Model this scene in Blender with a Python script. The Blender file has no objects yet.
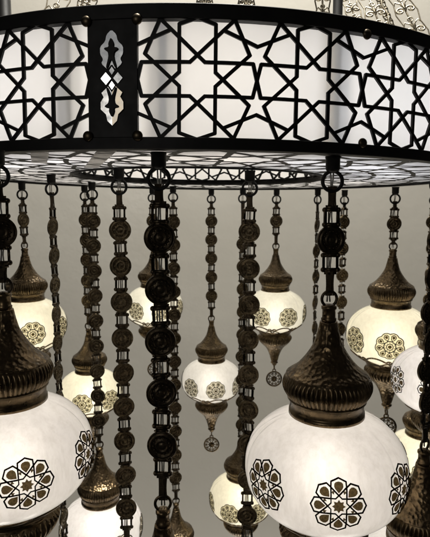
import bpy, bmesh, math, random
from mathutils import Vector, Matrix
random.seed(5)
PI = math.pi
S = 0.6                       # metres per layout unit
CAMZ = 1.7
F, PITCH = 520.2, 0.1211      # focal length in photo pixels (537 high), downward pitch
CX, CY, RD, HD, HH, TX, TY, RH = -.0576, 1.9007, .9007, .0942, .2572, -.011, -.0131, .4447

scene = bpy.context.scene
C = scene.collection

def P(px, py, Y):             # world point on the vertical plane y = Y (layout units)
    x = (px-215)/F; v = (268.5-py)/F
    c, s = math.cos(PITCH), math.sin(PITCH)
    dy = c+v*s; dz = -s+v*c
    t = Y/dy
    return Vector((x*t*S, Y*S, dz*t*S+CAMZ))

def depth(px, py, Y):
    v = (268.5-py)/F
    return Y/(math.cos(PITCH)+v*math.sin(PITCH))

def plane_z(x, y):            # underside of the drum, world metres
    return (HD+TX*(x/S-CX)+TY*(y/S-CY))*S+CAMZ

# ------------------------------------------------------------------ materials
def mat(name):
    m = bpy.data.materials.new(name); m.use_nodes = True
    n = m.node_tree; n.nodes.clear()
    out = n.nodes.new('ShaderNodeOutputMaterial')
    return m, n, out

def N(n, t, **kw):
    a = n.nodes.new(t)
    for k, v in kw.items():
        if k in a.inputs: a.inputs[k].default_value = v
        else: setattr(a, k, v)
    return a

def ramp(n, fac, stops):
    r = n.nodes.new('ShaderNodeValToRGB')
    e = r.color_ramp.elements
    e[0].position, e[0].color = stops[0][0], (*stops[0][1], 1)
    e[1].position, e[1].color = stops[-1][0], (*stops[-1][1], 1)
    for p, c in stops[1:-1]:
        q = e.new(p); q.color = (*c, 1)
    n.links.new(fac, r.inputs['Fac'])
    return r

def metal(name, dark, light, rough=.42, scale=40, hammer=0, fine=0, metallic=.9, rel=False):
    m, n, out = mat(name)
    b = N(n, 'ShaderNodeBsdfPrincipled')
    tc = N(n, 'ShaderNodeTexCoord')
    no = N(n, 'ShaderNodeTexNoise', Scale=scale, Detail=6.0, Roughness=.65)
    n.links.new(tc.outputs['Object'], no.inputs['Vector'])
    r = ramp(n, no.outputs['Fac'], [(.3, dark), (.72, light)])
    n.links.new(r.outputs['Color'], b.inputs['Base Color'])
    b.inputs['Metallic'].default_value = metallic
    mr = N(n, 'ShaderNodeMapRange'); mr.inputs['To Min'].default_value = rough-.1; mr.inputs['To Max'].default_value = rough+.15
    no2 = N(n, 'ShaderNodeTexNoise', Scale=scale*2.3, Detail=4.0)
    n.links.new(tc.outputs['Object'], no2.inputs['Vector'])
    n.links.new(no2.outputs['Fac'], mr.inputs['Value'])
    n.links.new(mr.outputs['Result'], b.inputs['Roughness'])
    nrm = None
    if hammer:
        vo = N(n, 'ShaderNodeTexVoronoi', Scale=hammer); vo.feature = 'SMOOTH_F1'
        vo.inputs['Smoothness'].default_value = .35
        mp = N(n, 'ShaderNodeMapping'); mp.inputs['Scale'].default_value = (1, 1, .8)
        n.links.new(tc.outputs['Object'], mp.inputs['Vector'])
        n.links.new(mp.outputs['Vector'], vo.inputs['Vector'])
        bp = N(n, 'ShaderNodeBump', Strength=.75, Distance=.0020)
        n.links.new(vo.outputs['Distance'], bp.inputs['Height']); nrm = bp
    if fine:
        bp2 = N(n, 'ShaderNodeBump', Strength=.5, Distance=fine)
        n.links.new(no2.outputs['Fac'], bp2.inputs['Height'])
        if nrm: n.links.new(nrm.outputs['Normal'], bp2.inputs['Normal'])
        nrm = bp2
    if nrm: n.links.new(nrm.outputs['Normal'], b.inputs['Normal'])
    if not metallic: b.inputs['Specular IOR Level'].default_value = .25
    n.links.new(b.outputs['BSDF'], out.inputs['Surface'])
    return m

M = {}
M['bronze_hammered'] = metal('hammered_bronze', (.048, .034, .019), (.25, .176, .095), .27, 45, hammer=185)
M['bronze'] = metal('antique_bronze', (.05, .036, .02), (.25, .176, .095), .28, 60, fine=.0003)
M['bronze_light'] = metal('worn_bronze', (.075, .056, .034), (.24, .175, .10), .32, 60, hammer=185)
M['chain'] = metal('chain_bronze', (.020, .0155, .011), (.13, .098, .06), .32, 160, fine=.0008)
M['iron'] = metal('black_iron', (.006, .0055, .005), (.013, .012, .011), .5, 30, fine=.0002, metallic=0)
M['chain_lit'] = metal('lit_chain_bronze', (.028, .0215, .014), (.22, .168, .10), .29, 200, fine=.0012, metallic=1.0)  # paler chain bronze: highlights on the lit medallions put into the colour
M['filigree'] = metal('filigree_metal', (.22, .19, .14), (.5, .44, .33), .35, 90)
M['mirror'] = metal('mirror', (.62, .62, .62), (.75, .75, .74), .12, 60, metallic=1.0)
M['bolt'] = metal('bolt_metal', (.05, .04, .026), (.12, .09, .055), .35, 120)

def frosted(name, col, mottled=(.9, 1.0), scale=25, gloss=.0, weave=0):
    m, n, out = mat(name)
    tc = N(n, 'ShaderNodeTexCoord')
    no = N(n, 'ShaderNodeTexNoise', Scale=scale, Detail=7.0, Roughness=.6)
    n.links.new(tc.outputs['Object'], no.inputs['Vector'])
    lo, hi = mottled
    r = ramp(n, no.outputs['Fac'], [(.32, tuple(c*lo for c in col)), (.66, tuple(c*hi for c in col))])
    tr = N(n, 'ShaderNodeBsdfTranslucent'); df = N(n, 'ShaderNodeBsdfDiffuse')
    n.links.new(r.outputs['Color'], tr.inputs['Color'])
    df.inputs['Color'].default_value = (*[c*.7 for c in col], 1)
    mx = N(n, 'ShaderNodeMixShader'); mx.inputs[0].default_value = .25
    n.links.new(tr.outputs[0], mx.inputs[1]); n.links.new(df.outputs[0], mx.inputs[2])
    last = mx
    if gloss:
        mp = N(n, 'ShaderNodeMapping'); mp.inputs['Scale'].default_value = (1, 1, .22)
        fb = N(n, 'ShaderNodeTexNoise', Scale=120.0, Detail=5.0, Roughness=.75, Distortion=.25)
        n.links.new(tc.outputs['Object'], mp.inputs['Vector']); n.links.new(mp.outputs[0], fb.inputs['Vector'])
        r2 = ramp(n, fb.outputs['Fac'], [(.30, (.86, .85, .83)), (.58, (1, 1, 1))])
        mu = N(n, 'ShaderNodeMix'); mu.data_type = 'RGBA'; mu.blend_type = 'MULTIPLY'; mu.inputs[0].default_value = 1
        n.links.new(r.outputs['Color'], mu.inputs[6]); n.links.new(r2.outputs['Color'], mu.inputs[7])
        n.links.new(mu.outputs[2], tr.inputs['Color'])
        rf = N(n, 'ShaderNodeBsdfRefraction', Roughness=1.0, IOR=1.5)
        n.links.new(mu.outputs[2], rf.inputs['Color'])
        m3 = N(n, 'ShaderNodeMixShader'); m3.inputs[0].default_value = .085
        n.links.new(mx.outputs[0], m3.inputs[1]); n.links.new(rf.outputs[0], m3.inputs[2]); mx = m3
        gl = N(n, 'ShaderNodeBsdfGlossy', Roughness=.25)
        fr = N(n, 'ShaderNodeFresnel', IOR=1.6)
        m2 = N(n, 'ShaderNodeMixShader')
        n.links.new(fr.outputs[0], m2.inputs[0]); n.links.new(mx.outputs[0], m2.inputs[1]); n.links.new(gl.outputs[0], m2.inputs[2])
        bp = N(n, 'ShaderNodeBump', Strength=.35, Distance=.0012)
        n.links.new(no.outputs['Fac'], bp.inputs['Height']); n.links.new(bp.outputs[0], gl.inputs['Normal'])
        n.links.new(bp.outputs[0], tr.inputs['Normal'])
        last = m2
    n.links.new(last.outputs[0], out.inputs['Surface'])
    return m
M['globe_cool'] = frosted('frosted_glass_white', (.93, .895, .85), (.93, 1.0), 60, 1)
M['globe_warm'] = frosted('frosted_glass_cream', (.95, .91, .78), (.9, 1.0), 36, 1)
M['acrylic'] = frosted('frosted_acrylic', (.885, .86, .825), (.94, 1.0), 9)
M['acrylic_dim'] = frosted('frosted_acrylic_dim', (.56, .545, .53), (.75, 1.0), 16)  # darker copy of the acrylic: the underside's dimmer backlight put into colour
M['joint'] = frosted('joint_tape', (.75, .73, .70), (.9, 1.0), 30)

def plain(name, a, b, rough, scale, spec=.5, bump=0):
    m, n, out = mat(name)
    p = N(n, 'ShaderNodeBsdfPrincipled'); tc = N(n, 'ShaderNodeTexCoord')
    no = N(n, 'ShaderNodeTexNoise', Scale=scale, Detail=6.0)
    n.links.new(tc.outputs['Object'], no.inputs['Vector'])
    r = ramp(n, no.outputs['Fac'], [(.3, a), (.7, b)])
    n.links.new(r.outputs[0], p.inputs['Base Color']); p.inputs['Roughness'].default_value = rough
    p.inputs['Specular IOR Level'].default_value = spec
    if bump:
        nb = N(n, 'ShaderNodeTexNoise', Scale=bump, Detail=5.0, Roughness=.6); n.links.new(tc.outputs['Object'], nb.inputs['Vector'])
        bp = N(n, 'ShaderNodeBump', Strength=.5, Distance=.012); n.links.new(nb.outputs['Fac'], bp.inputs['Height'])
        n.links.new(bp.outputs[0], p.inputs['Normal'])
    n.links.new(p.outputs[0], out.inputs['Surface'])
    return m
def gel(name, col, share):
    m, n, out = mat(name)
    tc = N(n, 'ShaderNodeTexCoord'); no = N(n, 'ShaderNodeTexNoise', Scale=420.0, Detail=4.0)
    n.links.new(tc.outputs['Object'], no.inputs['Vector'])
    r = ramp(n, no.outputs['Fac'], [(.38, tuple(c*.6 for c in col)), (.62, col)])
    t = N(n, 'ShaderNodeBsdfTransparent'); n.links.new(r.outputs[0], t.inputs[0])
    d = N(n, 'ShaderNodeBsdfDiffuse'); d.inputs[0].default_value = (*[min(.3, c*.8+.02) for c in col], 1)
    mx = N(n, 'ShaderNodeMixShader'); mx.inputs[0].default_value = share
    n.links.new(d.outputs[0], mx.inputs[1]); n.links.new(t.outputs[0], mx.inputs[2]); n.links.new(mx.outputs[0], out.inputs['Surface'])
    return m
M['lace'] = gel('rosette_lace', (.90, .85, .70), .94)
M['outline'] = gel('rosette_outline', (.07, .048, .022), .85)
M['petal_fill'] = gel('rosette_fill', (.115, .082, .038), .85)
M['olive_fill'] = gel('rosette_olive', (.13, .10, .045), .85)
M['wall'] = plain('wall_paint', (.365, .347, .306), (.405, .387, .346), .25, 1.3, 1.0, 3.2)
M['inside'] = plain('white_paint', (.7, .7, .68), (.75, .75, .73), .6, 5)

# ------------------------------------------------------------------ mesh helpers
def obj(name, bm, m, parent=None, smooth=True, loc=None):
    me = bpy.data.meshes.new(name); bm.to_mesh(me); bm.free()
    if smooth:
        for p in me.polygons: p.use_smooth = True
    me.materials.append(M[m] if isinstance(m, str) else m)
    o = bpy.data.objects.new(name, me); C.objects.link(o)
    if parent: o.parent = parent
    if loc: o.location = loc
    return o

def inst(name, me, parent, loc=(0, 0, 0), rot=(0, 0, 0), scale=(1, 1, 1)):
    o = bpy.data.objects.new(name, me); C.objects.link(o); o.parent = parent
    o.location = loc; o.rotation_euler = rot; o.scale = scale
    return o

def thing(name, label, cat, loc=(0, 0, 0), rot=(0, 0, 0), group=None):
    o = bpy.data.objects.new(name, None); C.objects.link(o)
    o.location = loc; o.rotation_euler = rot; o.empty_display_size = .02
    o['label'] = label; o['category'] = cat
    if group: o['group'] = group
    return o

def lathe(bm, prof, seg=64, mod=None, cap0=False, cap1=False, z0=0):
    rings = []
    for k, (r, z) in enumerate(prof):
        ring = []
        for i in range(seg):
            a = 2*PI*i/seg
            rr = r*(mod(a, k, z) if mod else 1)
            ring.append(bm.verts.new((rr*math.cos(a), rr*math.sin(a), z+z0)))
        rings.append(ring)
    for a, b in zip(rings, rings[1:]):
        for i in range(seg):
            j = (i+1) % seg
            bm.faces.new((a[i], a[j], b[j], b[i]))
    if cap0: bm.faces.new(rings[0][::-1])
    if cap1: bm.faces.new(rings[-1])
    return rings

def tube(bm, pts, r, seg=8, closed=False):
    pts = [Vector(p) for p in pts]; n = len(pts); rings = []
    up = None
    for i, p in enumerate(pts):
        if closed: t = pts[(i+1) % n]-pts[i-1]
        else: t = pts[min(i+1, n-1)]-pts[max(i-1, 0)]
        if t.length < 1e-9: t = Vector((0, 0, 1))
        t.normalize()
        if up is None:
            up = t.orthogonal().normalized()
        up = (up-t*up.dot(t))
        if up.length < 1e-6: up = t.orthogonal()
        up.normalize(); sd = t.cross(up)
        rr = r(i/(n-1)) if callable(r) else r
        rings.append([bm.verts.new(p+(up*math.cos(2*PI*k/seg)+sd*math.sin(2*PI*k/seg))*rr) for k in range(seg)])
    m = n if closed else n-1
    for i in range(m):
        a, b = rings[i], rings[(i+1) % n]
        if closed and i == n-1:   # align twist
            k0 = min(range(seg), key=lambda k: (b[k].co-a[0].co).length)
            b = b[k0:]+b[:k0]
        for k in range(seg):
            j = (k+1) % seg
            bm.faces.new((a[k], a[j], b[j], b[k]))
    if not closed:
        bm.faces.new(rings[0][::-1]); bm.faces.new(rings[-1])

def box(bm, c, d):
    m = Matrix.Translation(c) @ Matrix.Diagonal((d[0], d[1], d[2], 1))
    bmesh.ops.create_cube(bm, size=1, matrix=m)

def torus(bm, R, r, axis='y', center=(0, 0, 0), seg=40, sub=10, sz=1.0):
    pts = []
    for i in range(seg):
        a = 2*PI*i/seg; u, v = R*math.cos(a), R*math.sin(a)*sz
        pts.append({'y': (u, 0, v), 'x': (0, u, v), 'z': (u, v, 0)}[axis])
    tube(bm, [Vector(p)+Vector(center) for p in pts], r, sub, True)

# ------------------------------------------------------------------ strapwork pattern (one cell, star centre at 0,0; a = 1)
AX, AY = 3.33, 3.58           # half width / half height of the cell
q = 2**.5
def star_segments():
    s = []
    t = .4142
    for sx in (1, -1):
        for sy in (1, -1):
            f = lambda x, y: (sx*x, sy*y)
            s.append([f(1, t), f(1, 3.2), f(0, AY)])                         # vertical strap and petal apex
            s.append([f(t, 1), f(3.1, 1), f(AX, 0)])                         # horizontal strap and side petal
            s.append([f(t, 1), f(0, q)]); s.append([f(1, t), f(q, 0)])         # star tips
            s.append([f(0, q), f(2.12, AY)])                                 # diagonal to the rim
            s.append([f(q, 0), f(2.9, 1.486), f(2.02, AY)])                  # diagonal from the side tip, bent back
            s.append([f(1.46, 2.874), f(AX, 2.02)])                          # roof of the small star
    return s
CELL = star_segments()

def strap(bm, pts, w, t, fmap, step=.35, lift=0):
    """ribbon of half width w along a 2D polyline, mapped by fmap(u, v, d) -> point; d = 0 back, d = t front"""
    for (p0, p1) in zip(pts, pts[1:]):
        p0 = Vector(p0); p1 = Vector(p1); d = p1-p0; L = d.length
        if L < 1e-6: continue
        d /= L; nrm = Vector((-d.y, d.x))
        p0 = p0-d*w*.45; p1 = p1+d*w*.45; L += w*.9
        k = max(1, int(L/step)); rows = []
        for i in range(k+1):
            c = p0+d*(L*i/k)
            l, r = c+nrm*w, c-nrm*w
            rows.append([bm.verts.new(fmap(l.x, l.y, lift)), bm.verts.new(fmap(l.x, l.y, t+lift)),
                         bm.verts.new(fmap(r.x, r.y, t+lift)), bm.verts.new(fmap(r.x, r.y, lift))])
        for a, b in zip(rows, rows[1:]):
            for e in range(4):
                g = (e+1) % 4
                bm.faces.new((a[e], a[g], b[g], b[e]))
        bm.faces.new(rows[0]); bm.faces.new(rows[-1][::-1])

# ------------------------------------------------------------------ the chandelier drum
ch = thing('chandelier_drum', 'large black round chandelier drum of star lattice over lit frosted panels, holding the lanterns',
           'chandelier', (CX*S, CY*S, HD*S+CAMZ), (math.atan(TY), -math.atan(TX), 0))
R, H, RI = RD*S, HH*S, RH*S
RIMB, RIMT = .0125, .0140
def cyl(r0, sgn=1):
    def f(az, z, d):          # az in degrees, 0 faces the camera (-y), positive to the right
        a = math.radians(az); r = r0+sgn*d
        return Vector((r*math.sin(a), -r*math.cos(a), z))
    return f
PITCHDEG = 14.35
posts = []                    # azimuth of post centres
az = -8.7
segs = []
for n_ in (4, 5, 4, 5, 5):
    posts.append(az); a0 = az+3.0
    segs.append((a0, n_)); az = a0+n_*PITCHDEG+3.0
zc = (RIMB+H-RIMT)/2
ascale_v = (H-RIMT-RIMB+.004)/2/AY
ascale_u = PITCHDEG/2/AX
for a0, n_ in segs:
    bm = bmesh.new(); f0 = cyl(R-.0035)
    for k in range(n_):
        c0 = a0+(k+.5)*PITCHDEG
        for i, s in enumerate(CELL):
            strap(bm, s, .106, .0028, lambda u, v, d: f0(c0+u*ascale_u, zc+v*ascale_v, d), lift=.00002*(i % 13))
    obj('star_lattice', bm, 'iron', ch, False)
    bm = bmesh.new(); f1 = cyl(R-.009)
    nn = n_*8; rows = []
    for i in range(nn+1):
        A = a0-.8+(n_*PITCHDEG+1.6)*i/nn
        rows.append([bm.verts.new(f1(A, z, 0)) for z in (.006, zc, H-.006)])
    for a, b in zip(rows, rows[1:]):
        for e in range(2): bm.faces.new((a[e], b[e], b[e+1], a[e+1]))
    obj('frosted_panel', bm, 'acrylic', ch)
def ringband(name, r0, r1, z0, z1, m='iron', seg=360, bev=.0008):
    bm = bmesh.new()
    lathe(bm, [(r0, z0), (r1-bev, z0), (r1, z0+bev), (r1, z1-bev), (r1-bev, z1), (r0, z1), (r0, z0)], seg)
    return obj(name, bm, m, ch, False)
ringband('bottom_rim', R-.016, R+.002, -.001, RIMB)
ringband('top_rim', R-.016, R+.002, H-RIMT, H+.0025)
# posts with mirrored cut-outs; some leaves are tilted to catch the added lamps
AIM = {'grey': (-1.6, -2.2, 2.45), 'white': (-.95, -1.4, 2.15), 'warm': (-1.5, -1.4, 2.3)}
def aim(key):
    pos = Vector((-.206*S, 1.01*S, CAMZ+.13)); v = (Vector((0, 0, CAMZ))-pos).normalized(); l = (Vector(AIM[key])-pos).normalized()
    h = Matrix.Rotation(-math.radians(-8.7), 3, 'Z') @ (v+l).normalized()
    return (-h.x/h.y, h.z/h.y)
up_poly = [(0, 10), (22, 30), (28, 58), (52, 80), (52, 110), (38, 132), (48, 150), (18, 176), (0, 152), (-18, 176), (-48, 150),
           (-38, 132), (-52, 110), (-52, 80), (-28, 58), (-22, 30)]
tulip = [(0, 44), (12, 68), (10, 84), (30, 87), (30, 94), (14, 104), (11, 124), (24, 170), (17, 172), (0, 130), (-17, 172), (-24, 170),
         (-11, 124), (-14, 104), (-30, 94), (-30, 87), (-10, 84), (-12, 68)]
def rounded(pts):             # one corner-cutting pass keeps the lobes soft
    o = []
    for i, p in enumerate(pts):
        n_ = pts[(i+1) % len(pts)]
        o += [(p[0]*.8+n_[0]*.2, p[1]*.8+n_[1]*.2), (p[0]*.2+n_[0]*.8, p[1]*.2+n_[1]*.8)]
    return o
up_poly = rounded(up_poly); tulip = rounded(tulip)
def dia(x, y, w, h): return [(x, y-h), (x+w, y), (x, y+h), (x-w, y)]
def flat_poly(bm, pts, r, t, k=1.0, tilt=(0, 0)):
    u = 1/4.475/F*S           # crop pixels to metres
    cx = sum(p[0] for p in pts)/len(pts); cy = sum(p[1] for p in pts)/len(pts)
    def pt(p, d):
        x = p[0]*u*k; z = H/2-(p[1]-212)*u
        return Vector((x, -(r+d)+tilt[0]*(p[0]-cx)*u+tilt[1]*(p[1]-cy)*u, z))
    off = max(pt(p, 0).y for p in pts)+r; pt0 = pt; pt = lambda p, d: pt0(p, d)-Vector((0, off, 0))
    A = [bm.verts.new(pt(p, 0)) for p in pts]; B = [bm.verts.new(pt(p, t)) for p in pts]
    bm.faces.new(B); n = len(pts)
    for i in range(n):
        j = (i+1) % n
        bm.faces.new((A[i], A[j], B[j], B[i]))
bolt_bm = bmesh.new()
lathe(bolt_bm, [(.0068, 0), (.0068, .0015), (.006, .003), (.004, .0042), (.0015, .0048)], 24, cap0=True, cap1=True)
bolt_o = obj('bolt', bolt_bm, 'bolt', ch); bolt_me = bolt_o.data
bolt_used = False
def bolt(azd, z, parent, paz=0):
    global bolt_used
    a = math.radians(azd-paz)
    loc = ((R+.002)*math.sin(a), -(R+.002)*math.cos(a), z)
    if not bolt_used:
        bolt_used = True; o = bolt_o; o.parent = parent
    else:
        o = bpy.data.objects.new('bolt', bolt_me); C.objects.link(o); o.parent = parent
    o.location = loc; o.rotation_euler = (PI/2, 0, a); o.scale = (.88, .88, .9)
for pi_, paz in enumerate(posts):
    bm = bmesh.new(); rows = []
    for i in range(9):
        A = -3.05+6.1*i/8; a = math.radians(A)
        rows.append([bm.verts.new((r*math.sin(a), -r*math.cos(a), z)) for r, z in ((R-.006, RIMB-.004), (R+.001, RIMB-.004), (R+.001, H-RIMT+.004), (R-.006, H-RIMT+.004))])
    for a, b in zip(rows, rows[1:]):
        for e in range(4): bm.faces.new((a[e], a[(e+1) % 4], b[(e+1) % 4], b[e]))
    bm.faces.new(rows[0]); bm.faces.new(rows[-1][::-1])
    po = obj('post', bm, 'iron', ch, False); po.rotation_euler = (0, 0, math.radians(paz))
    flip = lambda pts: [(x, 424-y) for x, y in pts]
    lefthalf = lambda pts: [p for p in pts if p[0] <= 0]
    righthalf = lambda pts: [p for p in pts if p[0] >= 0]
    lo = [(0, 414), (-22, 394), (-28, 366), (-52, 344), (-52, 314), (-38, 292), (-48, 274), (-18, 248), (-1, 272)]
    pcs = [(up_poly, 'grey'), (dia(0, 181, 12, 17), 'grey'), (dia(-27, 214, 23, 26), 'white'), (dia(27, 212, 21, 24), 'grey'),
           (dia(0, 243, 13, 18), 'white'), (lo, 'grey'), ([(-x, y) for x, y in lo][::-1], 'warm')]
    for pts, tl in pcs:
        bm = bmesh.new(); flat_poly(bm, pts, R+.0012, .0012, tilt=aim(tl) if pi_ == 0 and tl != 'grey' else (0, 0))
        obj('mirror_inlay', bm, 'mirror', po, False)
    for pts in (tulip, flip(tulip)[::-1]):
        bm = bmesh.new(); flat_poly(bm, pts, R+.0012, .0036)
        obj('tulip_motif', bm, 'iron', po, False)
    for da in (-3.1, 3.1):
        for z in (RIMB+.001, H-RIMT-.001): bolt(da, z, po)
for (a0, n_) in segs:
    A = a0+2*PITCHDEG
    for z in (RIMB+.001, H-RIMT-.001): bolt(A, z, ch)
# underside: lit panel, lattice, hole edge, inner wall
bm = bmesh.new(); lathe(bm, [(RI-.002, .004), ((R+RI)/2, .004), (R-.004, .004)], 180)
obj('underside_panel', bm, 'acrylic_dim', ch)
bm = bmesh.new()
NU = 11; rowh = R-.015-RI-.004
for row in range(1):
    for k in range(NU):
        c0 = (k+.35)*360/NU; rc = RI+.004+rowh*(row+.5)
        for i, s in enumerate(CELL):
            strap(bm, s, .115, .0006, lambda u, v, d: Vector(((rc+v*rowh/2/AY)*math.sin(math.radians(c0+u*180/NU/AX)),
                  -(rc+v*rowh/2/AY)*math.cos(math.radians(c0+u*180/NU/AX)), d+.0025)), lift=.00002*(i % 13))
obj('underside_lattice', bm, 'iron', ch, False)
ringband('hole_rim', RI-.001, RI+.003, .0002, .0035, bev=.0004)
for (x0, y0, x1, y1) in ((-.209, 1.035, -.345, 1.47), (-.364, 1.10, -.445, 1.34)):
    bm = bmesh.new()
    a = Vector(((x0-CX)*S, (y0-CY)*S, -.0002)); b = Vector(((x1-CX)*S, (y1-CY)*S, -.0002)); d = (b-a).normalized(); w = Vector((-d.y, d.x, 0))*.011
    v = [bm.verts.new(p+Vector((0, 0, e))) for e in (0, .001) for p in (a-w, a+w, b+w, b-w)]
    for f in ((0, 1, 2, 3), (7, 6, 5, 4), (0, 4, 5, 1), (1, 5, 6, 2), (2, 6, 7, 3), (3, 7, 4, 0)): bm.faces.new([v[i] for i in f])
    obj('joint_strip', bm, 'joint', ch, False)
bm = bmesh.new(); NI = 14
fi = cyl(RI-.001, -1)
hi = .10
for k in range(NI):
    c0 = k*360/NI
    for i, s in enumerate(CELL):
        strap(bm, s, .13, .003, lambda u, v, d: fi(c0+u*180/NI/AX, .012+hi/2+v*hi/2/AY, d), lift=.00002*(i % 13))
obj('inner_lattice', bm, 'iron', ch, False)
bm = bmesh.new(); lathe(bm, [(RI+.003, .002), (RI+.003, .06), (RI+.003, H)], 120)
obj('inner_panel', bm, 'acrylic', ch)
bm = bmesh.new()
lathe(bm, [(RI+.001, .0005), (RI+.001, .014), (RI-.0015, .014), (RI-.0015, .0005), (RI+.001, .0005)], 120)
lathe(bm, [(RI+.001, .112), (RI+.001, H), (RI-.005, H), (RI-.005, .112), (RI+.001, .112)], 120)
obj('inner_rim', bm, 'iron', ch)
bm = bmesh.new(); lathe(bm, [(RI+.004, H-.001), (R-.012, H-.001), (R-.012, H+.002), (RI+.004, H+.002), (RI+.004, H-.001)], 120)
obj('top_cover', bm, 'inside', ch)
for k, ad in enumerate((-37, -15.5, -2.8, 19.6, 43, 66, 90, 112, 134, 157, 180, 203, 226, 248, 270, 292, 312)):  # added, unseen slats: their shadows make the soft bands on the panels
    a = math.radians(ad); bm = bmesh.new(); box(bm, (0, 0, 0), (.018, .003, H-.012))
    o = obj('shadow_slat', bm, 'inside', ch, False); r = R-.022
    o.location = (r*math.sin(a), -r*math.cos(a), H/2); o.rotation_euler = (0, 0, a)
def lamp(name, loc, power, col, rad, parent=None):
    l = bpy.data.lights.new(name, 'POINT'); l.energy = power; l.color = col; l.shadow_soft_size = rad
    o = bpy.data.objects.new(name, l); C.objects.link(o); o.location = loc
    if parent: o.parent = parent
    return o
DRUMP = .41
for k in range(18):
    a = math.radians(k*20+7); r = (R*.45+RI*.55)
    lamp('drum_lamp', (r*math.sin(a), -r*math.cos(a), H*.52), DRUMP*(1, .85, 1.12, .92)[k % 4], (1, .925, .82) if k == 0 else (.90, .93, 1) if k in (1, 2, 3, 4) else (.97, .965, 1) if k in (15, 16) else (1, .955, .89), .03, ch)

# ------------------------------------------------------------------ lantern parts (R = 1 globe radius 0.104 m)
G = .104
def interp(tab, x):
    for (x0, y0), (x1, y1) in zip(tab, tab[1:]):
        if x <= x1: return y0+(y1-y0)*(x-x0)/(x1-x0)
    return tab[-1][1]
GH = .752
def globe_r(z):               # z, r in units of G
    t = min(1, abs(z)/(GH if z > 0 else GH*.94))
    return (1-t**2.3)**(1/2.05)
def globe_bm():
    bm = bmesh.new(); prof = []
    n = 44
    for i in range(n+1):
        z = -.665+1.37*i/n
        prof.append((globe_r(z)*G, z*G))
    def md(a, k, z):
        g = 0                  # soft pleats left by the mould, stronger towards the neck
        for i in range(9):
            c = 2*PI*i/9+.35*math.sin(i*2.3)+.22*z/G*math.sin(i*1.7+1)
            d = (a-c+PI) % (2*PI)-PI
            g += math.exp(-(d/.05)**2)*(.6+.4*math.sin(i*5.1))
        return 1-.042*g*max(0, min(1, (z/G+.35)/.6))*max(0, 1-max(0, z/G-.55)/.16)+.0012*math.sin(a*3+z*60)
    lathe(bm, prof, 360, md)
    return bm
def smooth_prof(pts, n=6):    # Catmull-Rom through the points
    out = []
    P_ = [pts[0]]+pts+[pts[-1]]
    for i in range(1, len(P_)-2):
        p0, p1, p2, p3 = P_[i-1:i+3]
        for k in range(n):
            t = k/n
            out.append(tuple(.5*((2*b)+(-a+c)*t+(2*a-5*b+4*c-d)*t*t+(-a+3*b-3*c+d)*t**3) for a, b, c, d in zip(p0, p1, p2, p3)))
    out.append(pts[-1]); return out
def cap_bm():
    bm = bmesh.new()
    pr = smooth_prof([(.108, 1.83), (.130, 1.72), (.175, 1.57), (.262, 1.42), (.37, 1.29), (.455, 1.225), (.498, 1.195), (.503, 1.18), (.49, 1.17)], 5)
    pr = [(.06, 1.835), (.105, 1.845)]+pr
    lathe(bm, [(r*G, z*G) for r, z in pr], 96)
    return bm
def gadroon_bm(z_top, z_mid, z_bot, r_top, r_mid, r_bot, nrib=44):
    bm = bmesh.new(); n = 16; prof = []
    for i in range(n+1):
        t = i/n
        z = z_top+(z_bot-z_top)*t
        if t < .42: r = r_top+(r_mid-r_top)*math.sin(t/.42*PI/2)
        else: r = r_bot+(r_mid-r_bot)*math.cos((t-.42)/.58*PI/2)
        prof.append((r*G, z*G))
    def md(a, k, z):
        t = k/n; e = math.sin(PI*min(1, max(0, (t-.08)/.9)))**.6 if .08 < t < .98 else 0
        s = abs(math.sin(a*nrib/2))
        return 1-.085*e*(1-s**.75)
    lathe(bm, prof, nrib*8, md)
    return bm
def collar_bm(sgn=1):
    bm = bmesh.new()
    if sgn > 0: pr = [(.44, .90), (.476, .895), (.482, .88), (.470, .866), (.452, .858), (.447, .76), (.450, .742), (.462, .735), (.464, .685), (.44, .675)]
    else: pr = [(.46, -.655), (.515, -.665), (.53, -.69), (.515, -.715), (.49, -.72), (.485, -.76), (.50, -.775)]
    lathe(bm, [(r*G, z*G) for r, z in pr], 96)
    return bm
def neck_bm():
    bm = bmesh.new()
    lathe(bm, [(r*G, z*G) for r, z in [(.06, 1.82), (.088, 1.85), (.094, 1.88), (.08, 1.895), (.08, 1.99), (.092, 2.00), (.092, 2.03), (.06, 2.055), (.02, 2.06)]], 32, cap1=True)
    return bm
def lower_cap_bm():
    bm = bmesh.new()
    pr = smooth_prof([(.50, -1.0), (.43, -1.08), (.31, -1.19), (.225, -1.32), (.165, -1.47), (.125, -1.62), (.10, -1.70)], 4)
    pr += [(.12, -1.715), (.12, -1.74), (.085, -1.76), (.075, -1.80), (.04, -1.84), (.01, -1.85)]
    lathe(bm, [(r*G, z*G) for r, z in pr], 72)
    return bm
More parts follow.
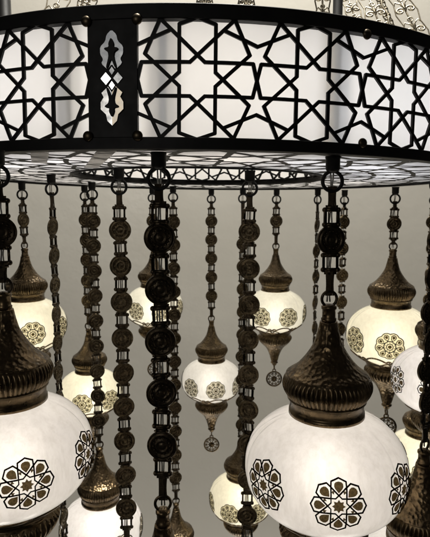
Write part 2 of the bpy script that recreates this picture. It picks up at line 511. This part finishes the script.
def crown_bm(amp=.24):
    bm = bmesh.new(); n = 280; W = 7
    def sp(a, z, off=.012): 
        r = (globe_r(z)+off)*G
        return (r*math.cos(a), r*math.sin(a), z*G)
    tube(bm, [sp(2*PI*i/n, -.61+amp*(abs(math.sin(W/2*2*PI*i/n))**.8)) for i in range(n)], .021*G, 6, True)
    tube(bm, [sp(2*PI*i/n, -.63+amp*.58*(abs(math.cos(W/2*2*PI*i/n))**1.2)) for i in range(n)], .018*G, 6, True)
    for k in range(W if amp > .2 else 0):        # curled tips between the arches
        for sg in (1, -1):
            c = 2*PI*k/W
            pts = []
            for i in range(22):
                t = i/21*2.2*PI; rr = .062*(1-i/27)
                pts.append(sp(c+sg*(.10+(-math.cos(t)*rr)/.7), -.47+math.sin(t)*rr, .015))
            tube(bm, pts, .017*G, 6)
    for i in range(1):
        lathe(bm, [(r*G, z*G) for r, z in [(.62, -.585), (.60, -.61), (.54, -.655), (.52, -.69)]], 96,
              lambda a, k, z: 1+(.03*abs(math.sin(W/2*a)) if k == 0 else .01))
    return bm
def pend_ring_bm():
    bm = bmesh.new(); torus(bm, .075*G, .02*G, 'x', (0, 0, -1.90*G), 24, 6); torus(bm, .05*G, .018*G, 'y', (0, 0, -2.01*G), 20, 6)
    return bm
def pendant_bm():
    bm = bmesh.new(); z0 = -2.30*G; r = .25*G
    torus(bm, r, .022*G, 'y', (0, 0, z0), 48, 8); torus(bm, r*.30, .020*G, 'y', (0, 0, z0), 28, 8)
    for k in range(10):
        a = 2*PI*k/10
        tube(bm, [(math.cos(a)*r*.36, 0, z0+math.sin(a)*r*.36), (math.cos(a)*r*.95, 0, z0+math.sin(a)*r*.95)], .014*G, 6)
        a += PI/10
        torus(bm, r*.14, .012*G, 'y', (math.cos(a)*r*.78, 0, z0+math.sin(a)*r*.78), 14, 6)
    bmesh.ops.create_uvsphere(bm, u_segments=12, v_segments=8, radius=.055*G, matrix=Matrix.Translation((0, 0, z0)))
    return bm
# rosettes laid on the glass
def sph_map(zc_, size, off):
    tab = []; s = 0; pz, pr = -.665, globe_r(-.665)
    zs = [-.665+1.365*i/200 for i in range(201)]
    L = []
    for z in zs:
        r = globe_r(z); s += math.hypot(r-pr, z-pz); pz, pr = z, r
        L.append((s, z))
    s0 = interp([(z, s_) for s_, z in L], zc_)
    def f(u, v, d):
        z = interp(L, max(L[0][0], min(L[-1][0], s0+v*size)))
        r = globe_r(z)
        rr = (r*1.0075+off+d)*G
        phi = u*size/r
        return Vector((rr*math.sin(phi), -rr*math.cos(phi), z*G))
    return f
def fill(bm, pts, f, d):
    c = Vector((sum(p[0] for p in pts)/len(pts), sum(p[1] for p in pts)/len(pts)))
    cv = bm.verts.new(f(c.x, c.y, d))
    mid = [bm.verts.new(f(*(c+(Vector(p)-c)*.55), d)) for p in pts]
    vs = [bm.verts.new(f(p[0], p[1], d)) for p in pts]
    for i in range(len(pts)):
        j = (i+1) % len(pts)
        bm.faces.new((cv, mid[i], mid[j])); bm.faces.new((mid[i], vs[i], vs[j], mid[j]))
def rot(p, a): return (p[0]*math.cos(a)-p[1]*math.sin(a), p[0]*math.sin(a)+p[1]*math.cos(a))
def rosette_star():
    f = sph_map(.06, .295, .003); bo = bmesh.new(); bf = bmesh.new()
    a = 1/AY
    hexa = [(0, q*a), (a, 2.414*a), (a*.95, 3.12*a), (0, 3.58*a), (-a*.95, 3.12*a), (-a, 2.414*a)]
    inn = [(0, .47), (.13, .62), (.165, .70), (.155, .80), (.10, .855), (0, .88), (-.10, .855), (-.155, .80), (-.165, .70), (-.13, .62)]
    star = []
    for k in range(16):
        r = q*a if k % 2 == 0 else 1.0824*a
        star.append(rot((0, r), k*PI/8))
    strap(bo, star+[star[0]], .022, .006, f, .12)
    for k in range(8):
        an = k*PI/4
        hp = [rot(p, an) for p in hexa]
        strap(bo, hp+[hp[0]], .027, .006, f, .12, lift=.0004*k)
        fill(bf, [rot(p, an) for p in inn], f, .004)
        fill(bf, [rot(p, an+PI/8) for p in ((0, .455), (.055, .55), (0, .60), (-.055, .55))], f, .004)
    fill(bf, [rot((0, .25 if k % 2 == 0 else .165), k*PI/8) for k in range(16)], f, .004)
    return bo, bf, None
def rosette_round():
    f = sph_map(-.03, .315, .003); bo = bmesh.new(); bf = bmesh.new(); bl = bmesh.new()
    nP = 9
    circ = lambda c, r, n: [(c[0]+r*math.cos(2*PI*i/n), c[1]+r*math.sin(2*PI*i/n)) for i in range(n)]
    sc = [rot((0, .90+.09*abs(math.sin(i*PI/8))), i*2*PI/(nP*8)) for i in range(nP*8)]
    strap(bo, sc+[sc[0]], .030, .005, f, .3, lift=.002)
    for k in range(nP):
        an = 2*PI*(k+.5)/nP
        tear = [rot(p, an) for p in ((0, .44), (.12, .58), (.165, .72), (.10, .84), (0, .87), (-.10, .84), (-.165, .72), (-.12, .58))]
        strap(bo, tear+[tear[0]], .027, .003, f, .3, lift=.0025)
        fill(bf, [rot(p, an) for p in ((0, .56), (.085, .66), (.10, .73), (.06, .80), (-.06, .80), (-.10, .73), (-.085, .66))], f, .004)
    c1 = circ((0, 0), .40, 20); strap(bo, c1+[c1[0]], .034, .004, f, .3, lift=.002)
    c1 = circ((0, 0), .22, 16); strap(bo, c1+[c1[0]], .03, .004, f, .3, lift=.002)
    fill(bf, circ((0, 0), .13, 12), f, .004)
    for k in range(10):
        fill(bf, circ(rot((0, .31), 2*PI*k/10), .035, 6), f, .0035)
    fill(bl, sc, f, .0005)
    return bo, bf, bl

proto = {}
def mesh_only(name, bm, m, smooth=True):
    o = obj(name, bm, m, None, smooth); me = o.data; bpy.data.objects.remove(o); return me
meB = {}
def build_meshes():
    meB['cap'] = mesh_only('cap', cap_bm(), 'bronze_hammered')
    meB['cap_light'] = mesh_only('cap', cap_bm(), 'bronze_light')
    meB['neck'] = mesh_only('neck', neck_bm(), 'bronze')
    meB['band'] = mesh_only('ribbed_band', gadroon_bm(1.18, 1.0, .885, .50, .548, .466, 58), 'bronze')
    meB['collar'] = mesh_only('collar', collar_bm(), 'bronze')
    meB['globe_cool'] = mesh_only('globe', globe_bm(), 'globe_cool')
    meB['globe_warm'] = mesh_only('globe', globe_bm(), 'globe_warm')
    meB['lower_collar'] = mesh_only('lower_collar', collar_bm(-1), 'bronze')
    meB['lower_band'] = mesh_only('lower_band', gadroon_bm(-.765, -.87, -1.01, .49, .56, .49), 'bronze')
    meB['lower_cap'] = mesh_only('lower_cap', lower_cap_bm(), 'bronze_hammered')
    meB['crown'] = mesh_only('wavy_crown', crown_bm(), 'bronze')
    meB['crown_low'] = mesh_only('wavy_crown', crown_bm(.07), 'bronze')
    meB['pring'] = mesh_only('pendant_ring', pend_ring_bm(), 'bronze')
    meB['pendant'] = mesh_only('pendant', pendant_bm(), 'bronze')
    for kind, fn, fm in (('star', rosette_star, 'petal_fill'), ('round', rosette_round, 'olive_fill')):
        bo, bf, bl = fn()
        mats = ['outline', fm, 'lace']; bm = bmesh.new(); me = bpy.data.meshes.new('rosette')
        tmp = []
        for i, b in enumerate((bo, bf, bl)):
            if b is None: continue
            for fc in b.faces: fc.material_index = i
            t = bpy.data.meshes.new('t'); b.to_mesh(t); b.free(); bm.from_mesh(t); bpy.data.meshes.remove(t)
        bm.to_mesh(me); bm.free()
        for m_ in mats: me.materials.append(M[m_])
        meB['rosette_'+kind] = me
build_meshes()

def lantern(label, x, y, z, Rm, kind, glass, col, power, rot0, cap='cap', yaw=0):
    k = Rm/G
    t = thing('hanging_lantern', label, 'lantern', (x, y, z), (0, 0, 0), 'globe lanterns hanging below the chandelier')
    t.scale = (k, k, k)
    for nm, key in (('cap', cap), ('neck', 'neck'), ('ribbed_band', 'band'), ('collar', 'collar')):
        inst(nm, meB[key], t, rot=(0, 0, yaw))
    g = inst('globe', meB['globe_'+glass], t, rot=(0, 0, yaw))
    nr = 7
    for i in range(nr):
        inst('rosette', meB['rosette_'+kind], g, rot=(0, 0, math.radians(rot0)+2*PI*i/nr-yaw))
    inst('wavy_crown', meB['crown_low' if kind == 'star' else 'crown'], t, rot=(0, 0, yaw)); inst('lower_collar', meB['lower_collar'], t)
    lb = inst('lower_band', meB['lower_band'], t); inst('lower_cap', meB['lower_cap'], t, rot=(0, 0, yaw))
    inst('pendant_ring', meB['pring'], t); inst('pendant', meB['pendant'], t, rot=(0, 0, yaw*.3))
    lamp('bulb_light', (0, 0, -.12*G), power*k*k, col, .026, t)
    return t

# ------------------------------------------------------------------ chains
def medallion_bm(kind=0):
    bm = bmesh.new(); r = .0188
    pr = [(0.0004, .0030), (.0028, .0030), (.0040, .0020), (.0060, .0018), (.0066, .0030), (.0076, .0031), (.0084, .0018), (.0128, .0012), (.0136, .0028), (.0150, .0030), (.0158, .0016),
          (.0172, .0014), (.0180, .0022), (r, .0015)]
    pr2 = pr+[(a, -b) for a, b in pr[::-1]]
    lathe(bm, pr2, 48, cap0=True, cap1=True)
    for sg in (1, -1):
        for k in range(14):
            a = 2*PI*k/14
            bmesh.ops.create_uvsphere(bm, u_segments=8, v_segments=6, radius=.0015, matrix=Matrix.Translation((.0106*math.cos(a), .0106*math.sin(a), sg*.0016)))
    bmesh.ops.rotate(bm, verts=bm.verts, cent=(0, 0, 0), matrix=Matrix.Rotation(PI/2, 3, 'X'))
    for s in (1, -1):         # lugs above and below
        for dx in (-.0065, .0065):
            torus(bm, .0022, .0011, 'x', (dx, 0, s*.0186), 14, 6)
        tube(bm, [(-.0092, 0, s*.0192), (.0092, 0, s*.0192)], .0012, 8)
    return bm
def link_bm():
    bm = bmesh.new()
    for s in (1, -1):
        tube(bm, [(-.0094, 0, s*.0092), (.0094, 0, s*.0092)], .0026, 12)
        for e in (1, -1):
            bmesh.ops.create_uvsphere(bm, u_segments=10, v_segments=8, radius=.0034, matrix=Matrix.Translation((e*.0090, 0, s*.0092)))
            box(bm, (e*.0084, 0, 0), (.0032, .0042, .0184))
        box(bm, (0, 0, s*.0122), (.0155, .0028, .0056))
    for x, w in ((-.0040, .0008),):
        tube(bm, [(x, .0005*(x > 0), -.0092), (x, 0, .0092)], w, 8)
    return bm
def hook_bm():
    bm = bmesh.new()
    lathe(bm, [(.0095, .002), (.0095, -.0005), (.0088, -.0012), (.0088, -.0135), (.0078, -.0155), (.004, -.0175)], 28, cap1=True)
    torus(bm, .0122, .0023, 'y', (0, 0, -.0285), 44, 10)
    return bm
def strap_bm():               # folded strips, unit length 1 downwards, scaled per use
    bm = bmesh.new()
    for dx, w, y0 in ((-.0020, .0068, .0012), (.0022, .0034, -.0016), (.0052, .0020, .0004)):
        rows = []
        for i in range(9):
            t = i/8
            p = (dx*(1-.25*math.sin(t*PI)), y0*math.cos(t*PI*1.5), -t)
            rows.append([bm.verts.new((p[0]+sx*w/2, p[1]+sy*.0005, p[2])) for sx, sy in ((-1, -1), (1, -1), (1, 1), (-1, 1))])
        for a, b in zip(rows, rows[1:]):
            for e in range(4): bm.faces.new((a[e], a[(e+1) % 4], b[(e+1) % 4], b[e]))
        bm.faces.new(rows[0]); bm.faces.new(rows[-1][::-1])
    return bm
def ring_bm():
    bm = bmesh.new(); torus(bm, .0098, .0019, 'y', (0, 0, 0), 36, 10); return bm
meC = {'medallion': mesh_only('medallion', medallion_bm(), 'chain'), 'link': mesh_only('link', link_bm(), 'chain'),
       'hook': mesh_only('hook', hook_bm(), 'iron'), 'strap': mesh_only('strap', strap_bm(), 'chain', False), 'ring': mesh_only('ring', ring_bm(), 'chain')}

meC['medallion_lit'] = mesh_only('medallion', medallion_bm(), 'chain_lit')
M['cord'] = plain('cord_plastic', (.34, .32, .27), (.50, .47, .40), .3, 200)
def cord_bm():                # twin flex, unit length downwards, scaled per use
    bm = bmesh.new()
    for sg in (-1, 1):
        tube(bm, [(sg*.0014+.0006*math.sin(i*1.3+sg), .0034+.0003*math.cos(i*2), -i/24) for i in range(25)], .0010, 8)
    return bm
meC['cord'] = mesh_only('power_cord', cord_bm(), 'cord')
def chain(label, x, y, zs, z_end, yaw, s=1.0, wob=.22, lit_tone=False):
    """zs: world heights of the medallion centres; z_end: top of the lantern neck (or None: goes on)"""
    z0 = plane_z(x, y)-.003
    t = thing('medallion_chain', label, 'chain', (x, y, z0), (0, 0, 0), 'medallion chains hanging from the chandelier')
    L = lambda z: z-z0
    rnd = random.Random(label)
    inst('hook', meC['hook'], t, (0, 0, 0), (0, 0, yaw*.5), (s, s, s))
    zl0 = L(zs[0])+.0285*s    # first link centre
    top = -.0345*s
    inst('strap', meC['strap'], t, (0, 0, top), (0, 0, yaw*.7), (s, s, max(.004, top-(zl0+.011*s))))
    zlk = [zl0]
    for a, b in zip(zs, zs[1:]): zlk.append((L(a)+L(b))/2)
    zlk.append(L(zs[-1])-.0285*s)
    for z in zlk:
        inst('link', meC['link'], t, (rnd.uniform(-.0005, .0005), 0, z), (rnd.uniform(-.06, .06), rnd.uniform(-.04, .04), yaw+rnd.uniform(-wob, wob)), (s, s, s))
    end = L(z_end)+.002 if z_end is not None else zlk[-1]-.03
    inst('power_cord', meC['cord'], t, (0, 0, -.016*s), (0, 0, yaw*.6), (s, s, -end-.016*s))
    for i, z in enumerate(zs):
        inst('medallion', meC['medallion_lit' if lit_tone else 'medallion'], t, (rnd.uniform(-.0006, .0006), rnd.uniform(-.0006, .0006), L(z)+rnd.uniform(-.0005, .0005)), (rnd.uniform(-.09, .09), rnd.uniform(-.05, .05), yaw+rnd.uniform(-wob, wob)), (s, s, s))
    if z_end is not None:
        zr = L(z_end)+.0065*s
        inst('end_ring', meC['ring'], t, (0, 0, zr), (0, 0, yaw+.1), (s, s, s))
        a = zlk[-1]-.011*s
        if a-(zr+.004*s) > .003:
            inst('strap', meC['strap'], t, (0, 0, a), (0, 0, yaw*.8), (s, s, a-(zr+.004*s)))
    return t

CW, CC, CWARM, CY2 = (1, .935, .86), (1, .945, .89), (1, .93, .76), (1, .95, .84)
PW = .53
def zat(px, py, Y): return P(px, py, Y).z
def ys(a, b, n): return [a+(b-a)*i/(n-1) for i in range(n)] if n > 1 else [a]
# key: globe px, py (or neck py), Y, radius px, kind, glass, colour, power factor, rosette azimuth, cap, disc ys, yaw, chain scale
def hang(px, py, Y, rp, kind, glass, col, pf, rot0, llabel, dys, clabel, yaw=0, s=1.0, cap='cap', neck=False, yawl=0, make=True, wob=.22):
    if neck:
        Rm = rp; c = P(px, py, Y); c.z -= 2.06*Rm
    else:
        c = P(px, py, Y); Rm = rp/F*depth(px, py, Y)*S
    zend = c.z+2.06*Rm
    if llabel: lantern(llabel, c.x, c.y, c.z, Rm, kind, glass, col, PW*pf, rot0-math.degrees(math.atan2(c.x, c.y)), cap, yawl)
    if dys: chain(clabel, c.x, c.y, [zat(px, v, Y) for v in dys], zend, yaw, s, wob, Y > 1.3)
    return c

hang(324.8, 465.0, 1.09, 79.5, 'star', 'cool', CW, .95, 9, 'largest white globe lantern at front right with star rosettes and a dark hammered cap',
     [240], 'short dark chain of one medallion above the large front right lantern', 0.05)
hang(11.5, 453, 1.05, 79.5, 'star', 'cool', CW, .95, 8, 'large white globe lantern at the left edge, its left half cut off by the photo',
     [232], 'short dark chain of one medallion above the large lantern at the left edge', .3)
hang(163, 508, 1.05, .104, 'star', 'cool', CC, 1.0, 20, 'lantern under the thickest black chain, only its cap top in view',
     ys(238, 445, 5), 'thickest black chain of five big medallions, hanging nearest in the left middle', 0.0, 1.02, neck=True)
hang(424.5, 449, 1.2, .104, 'star', 'cool', CC, 1.0, 0, 'lantern at the bottom right corner, only its dark hammered cap in view',
     [239, 277, 313, 342, 371, 400][:6], 'black chain of dark medallions along the right edge above the corner lantern cap', .5, .95, neck=True)
hang(211.5, 380, 2.7, 29.5, 'round', 'cool', CY2, 1.0, 8, 'small white globe lantern hanging free in the centre with whole pendant showing',
     ys(221, 296, 5), 'thin chain of five small medallions above the central small lantern', .25, 1.0, 'cap_light')
hang(275, 311, 2.62, 30.5, 'round', 'warm', CY2, 1.1, -26, 'small white globe lantern directly right of the long middle chain of black medallions',
     [221], 'thin short chain of one medallion above the lantern right of the long middle chain', .1, 1.0, 'cap_light')
hang(389.5, 335, 2.28, 42, 'round', 'warm', CWARM, 1.25, 1, 'bright cream globe lantern in the right background',
     [224], 'thin short chain of one medallion above the bright cream lantern at right', -.2)
hang(28, 325, 2.28, 37.5, 'round', 'warm', CWARM, 1.2, 6, 'cream globe lantern in the left background, partly behind the large left edge lantern',
     [220], 'thin short chain of one narrow medallion above the cream lantern at left', 1.0)
hang(90.5, 392, 2.42, 31.5, 'round', 'warm', CWARM, 1.35, -15, 'small bright yellow globe lantern behind the pair of chains left of centre',
     ys(220, 301, 5), 'left chain of the close pair, ending above the small yellow lantern', -.3, 1.0, 'cap_light')
hang(101.5, 526.5, 2.15, 40.5, 'round', 'cool', CC, 1.1, -24, 'white globe lantern cut by the bottom edge beside the large left edge lantern',
     ys(221, 421, 9), 'right chain of the close pair, reaching the lantern cut by the bottom edge at left', .2)
hang(154, 306, 2.6, 28.5, 'round', 'warm', CY2, 1.2, -38, 'small white globe lantern half hidden behind the thickest black chain',
     [221], 'thin short chain just left behind the thickest black chain', .3, 1.0, 'cap_light')
hang(176, 503, 2.42, .098, 'round', 'warm', CWARM, 1.0, 0, 'bronze capped lantern at the bottom behind the thickest chain, only its cap tip in view',
     ys(222, 478, 12), 'thin long chain just right behind the thickest black chain', .15, 1.0, 'cap_light', neck=True)
hang(241, 497, 2.52, 31.5, 'round', 'warm', CWARM, 1.15, -20, 'pale yellow globe lantern low in the middle, crossed by the long middle chain',
     ys(244, 424, 9), 'thin chain half hidden behind the long middle chain', .3, 1.0, 'cap_light')
hang(440, 380, 1.9, 47, 'star', 'cool', CC, 1.1, -58, 'white globe lantern cut by the right edge above the corner lantern cap',
     [232, 262], 'chain at the right edge above the white lantern cut by it', .3)
hang(421, 457, 2.45, 35, 'round', 'warm', CWARM, 1.2, 5, 'pale yellow lantern with ribbed bronze cap between the front right globe and the right edge',
     ys(222, 377, 7), 'thin chain behind the right edge lanterns', .2)
hang(383, 561, 2.2, 39, 'round', 'warm', CWARM, 1.1, 5, 'pale globe lantern peeking out at the bottom behind the large front right globe',
     None, '', .2)
# chains whose lanterns hang below the picture or behind the large front globe
hang(312, 440, 2.6, 30, 'round', 'warm', CY2, .8, 10, 'small lantern hidden behind the large front right lantern, left one of two',
     ys(225, 354, 6), 'thin chain of narrow turned medallions left of the large front right lantern cap', .95)
hang(337, 452, 2.62, 30, 'round', 'warm', CY2, .8, 10, 'small lantern hidden behind the large front right lantern, right one of two',
     ys(222, 356, 6), 'thin chain half hidden behind the short chain of the large front right lantern', .3)
hang(127.5, 572, 1.46, .10, 'round', 'cool', CC, 1.0, 0, 'lantern just below the bottom edge under the nine medallion chain',
     [230, 266, 302, 338, 373, 407, 441, 475, 508], 'long dark chain of nine medallions left of the thickest black chain', .25, .98, neck=True)
hang(246.5, 600, 1.48, .10, 'round', 'cool', CC, 1.0, 0, 'lantern just below the bottom edge under the long middle chain',
     [232, 269, 305, 340, 375, 410, 444, 480, 516, 551], 'long middle chain of black medallions running from the drum past the bottom edge', -.2, .98, neck=True)
hang(68.5, 640, 1.72, .10, 'round', 'cool', CC, 1.0, 0, 'lantern below the bottom edge under the slim edge on chain',
     ys(227, 604, 14), 'slim long chain whose medallions hang edge on, left of the close pair', 1.38, .95, neck=True, wob=.08)

# ------------------------------------------------------------------ filigree stays above the drum
def filigree_mesh(L, w=.018):
    bm = bmesh.new(); n = max(2, int(L/(w*1.15))); st = L/n
    for k in range(n):
        z = (k+.5)*st
        for sg in (1, -1):    # a pair of facing scrolls, a bud between
            pts = []
            for i in range(26):
                t = i/25*2.6*PI; rr = .25*w*(1-i/30)
                pts.append((sg*(.27*w-math.cos(t)*rr), .0012*math.sin(t), z-st*.12+math.sin(t)*rr))
            tube(bm, pts, .0019, 6)
            tube(bm, [(sg*.02*w, 0, z-st*.12), (sg*.10*w, 0, z+st*.2), (sg*.34*w, 0, z+st*.34), (sg*.44*w, 0, z+st*.18)], lambda t: .0019-.0008*t, 6)
        torus(bm, .13*w, .0012, 'y', (0, 0, z+st*.42), 14, 6)
    tube(bm, [(0, .001, 0), (0, .001, L)], .0016, 6)
    for sg in (1, -1):
        tube(bm, [(sg*w*(.5+.06*math.sin(i*PI/2)), 0, L*i/(n*4)) for i in range(n*4+1)], .0012, 6)
    return bm
def stay(p0, p1, label, w=.018, roll=0):
    d = p1-p0; L = d.length
    o = obj('filigree_stay', filigree_mesh(L, w), 'filigree')
    z = d.normalized(); x = Vector((0, 1, 0)).cross(z).normalized(); y = z.cross(x)
    o.matrix_world = Matrix.Translation(p0) @ Matrix((x, y, z)).transposed().to_4x4() @ Matrix.Rotation(roll, 4, 'Z')
    o['label'] = label; o['category'] = 'chandelier stay'; o['group'] = 'filigree stays above the drum'
ZT = HD+HH
def top(px, Y):               # point on the drum's top cover
    x = P(px, 0, Y).x
    return Vector((x, Y*S, plane_z(x, Y*S)+H+.003))
stay(top(404, 1.5), P(352, -45, 1.75), 'filigree stay sloping down to the drum at top right, inner of two', .036)
stay(top(446, 1.55), P(380, -40, 1.75), 'filigree stay sloping down to the drum at top right, outer of two', .036)
stay(top(421, 1.62), P(362, -42, 1.78), 'plain thin filigree stay between the two sloping stays at top right', .012)
stay(top(380, 1.5), P(330, -50, 1.75), 'filigree stay sloping down to the drum just right of the black rod', .024)
stay(top(325, 1.45), P(322, -60, 1.5), 'upright filigree stay beside the black rod at top right', .022)
stay(top(205, 1.40), P(204, -60, 1.45), 'upright filigree stay above the drum in the middle, left of two', .024)
stay(top(246, 1.40), P(247, -60, 1.45), 'upright filigree stay above the drum in the middle, right of two', .024)
stay(top(74, 1.42), P(98, -40, 1.5), 'filigree stay leaning right above the drum post at top left', .022)
stay(top(30, 1.45), P(72, -35, 1.6), 'filigree stay leaning right at top left, next to the black rod', .034)
stay(top(52, 1.55), P(98, -38, 1.68), 'small filigree stay leaning right between two others at top left', .016)
for px, r, lab in ((338, .0075, 'black rod rising from the drum at top right'), (4, .010, 'black rod rising from the drum at the top left corner')):
    b = top(px, 1.42); bm = bmesh.new()
    lathe(bm, [(r*1.8, 0), (r*1.8, .008), (r, .012), (r, .5), (r*1.4, .505), (r*1.4, .515)], 24, cap0=True, cap1=True)
    o = obj('suspension_rod', bm, 'iron', loc=b); o['label'] = lab; o['category'] = 'rod'; o['group'] = 'black suspension rods'

# ------------------------------------------------------------------ setting
bm = bmesh.new(); box(bm, (0, 3.05, 1.9), (14, .1, 8))
w = obj('wall', bm, 'wall', None, False); w['kind'] = 'structure'
w['label'] = 'plain warm grey wall behind the hanging lanterns'; w['category'] = 'wall'

# ------------------------------------------------------------------ light
world = bpy.data.worlds.new('World'); scene.world = world; world.use_nodes = True
bg = world.node_tree.nodes['Background']; bg.inputs[0].default_value = (1, .97, .93, 1); bg.inputs[1].default_value = .02
def area(name, loc, target, size, power, col):
    l = bpy.data.lights.new(name, 'AREA'); l.energy = power; l.color = col; l.shape = 'RECTANGLE'; l.size, l.size_y = size
    o = bpy.data.objects.new(name, l); C.objects.link(o); o.location = loc
    o.rotation_euler = (Vector(target)-Vector(loc)).to_track_quat('-Z', 'Y').to_euler()
area('wall_wash', (.1, 1.3, 5.1), (.2, 3.0, 1.0), (.9, .4), 320, (1, .96, .88))
area('wall_low_fill', (.3, 1.95, -2.0), (.5, 3.0, .6), (4.0, .3), 50, (1, .95, .86))  # added, unseen: evens out the lower part of the wall
area('grey_reflection_fill', (-1.7, -2.6, 2.5), (-.1, .6, 1.8), (2.4, 2.0), 4.0, (.96, .98, 1))  # added panel of light, no real window: gives the mirrors their grey
area('white_glint_fill', AIM['white'], (-.12, .6, 1.8), (.35, .35), 2.2, (1, .96, .90))  # added, unseen: white glints on mirror leaves and bronze caps
area('warm_glint_fill', AIM['warm'], (-.12, .6, 1.8), (.3, .3), .22, (1, .74, .40))  # added, unseen: gold reflection for the lower right mirror leaf

# ------------------------------------------------------------------ camera
cam = bpy.data.cameras.new('camera'); co = bpy.data.objects.new('camera', cam); C.objects.link(co)
cam.sensor_fit = 'VERTICAL'; cam.sensor_height = 24; cam.lens = 24*F/537
cam.clip_start = .02; cam.clip_end = 100
co.location = (0, 0, CAMZ); co.rotation_euler = (PI/2-PITCH, 0, 0)
cam.dof.use_dof = True; cam.dof.focus_distance = .70; cam.dof.aperture_fstop = 11
scene.camera = co
scene.view_settings.view_transform = 'Standard'; scene.view_settings.look = 'None'
scene.view_settings.exposure = 0; scene.view_settings.gamma = 1
cy = scene.cycles
cy.use_denoising = True
cy.max_bounces = 10; cy.diffuse_bounces = 6; cy.glossy_bounces = 4; cy.transmission_bounces = 8
cy.sample_clamp_indirect = 4
cy.caustics_reflective = False; cy.caustics_refractive = False
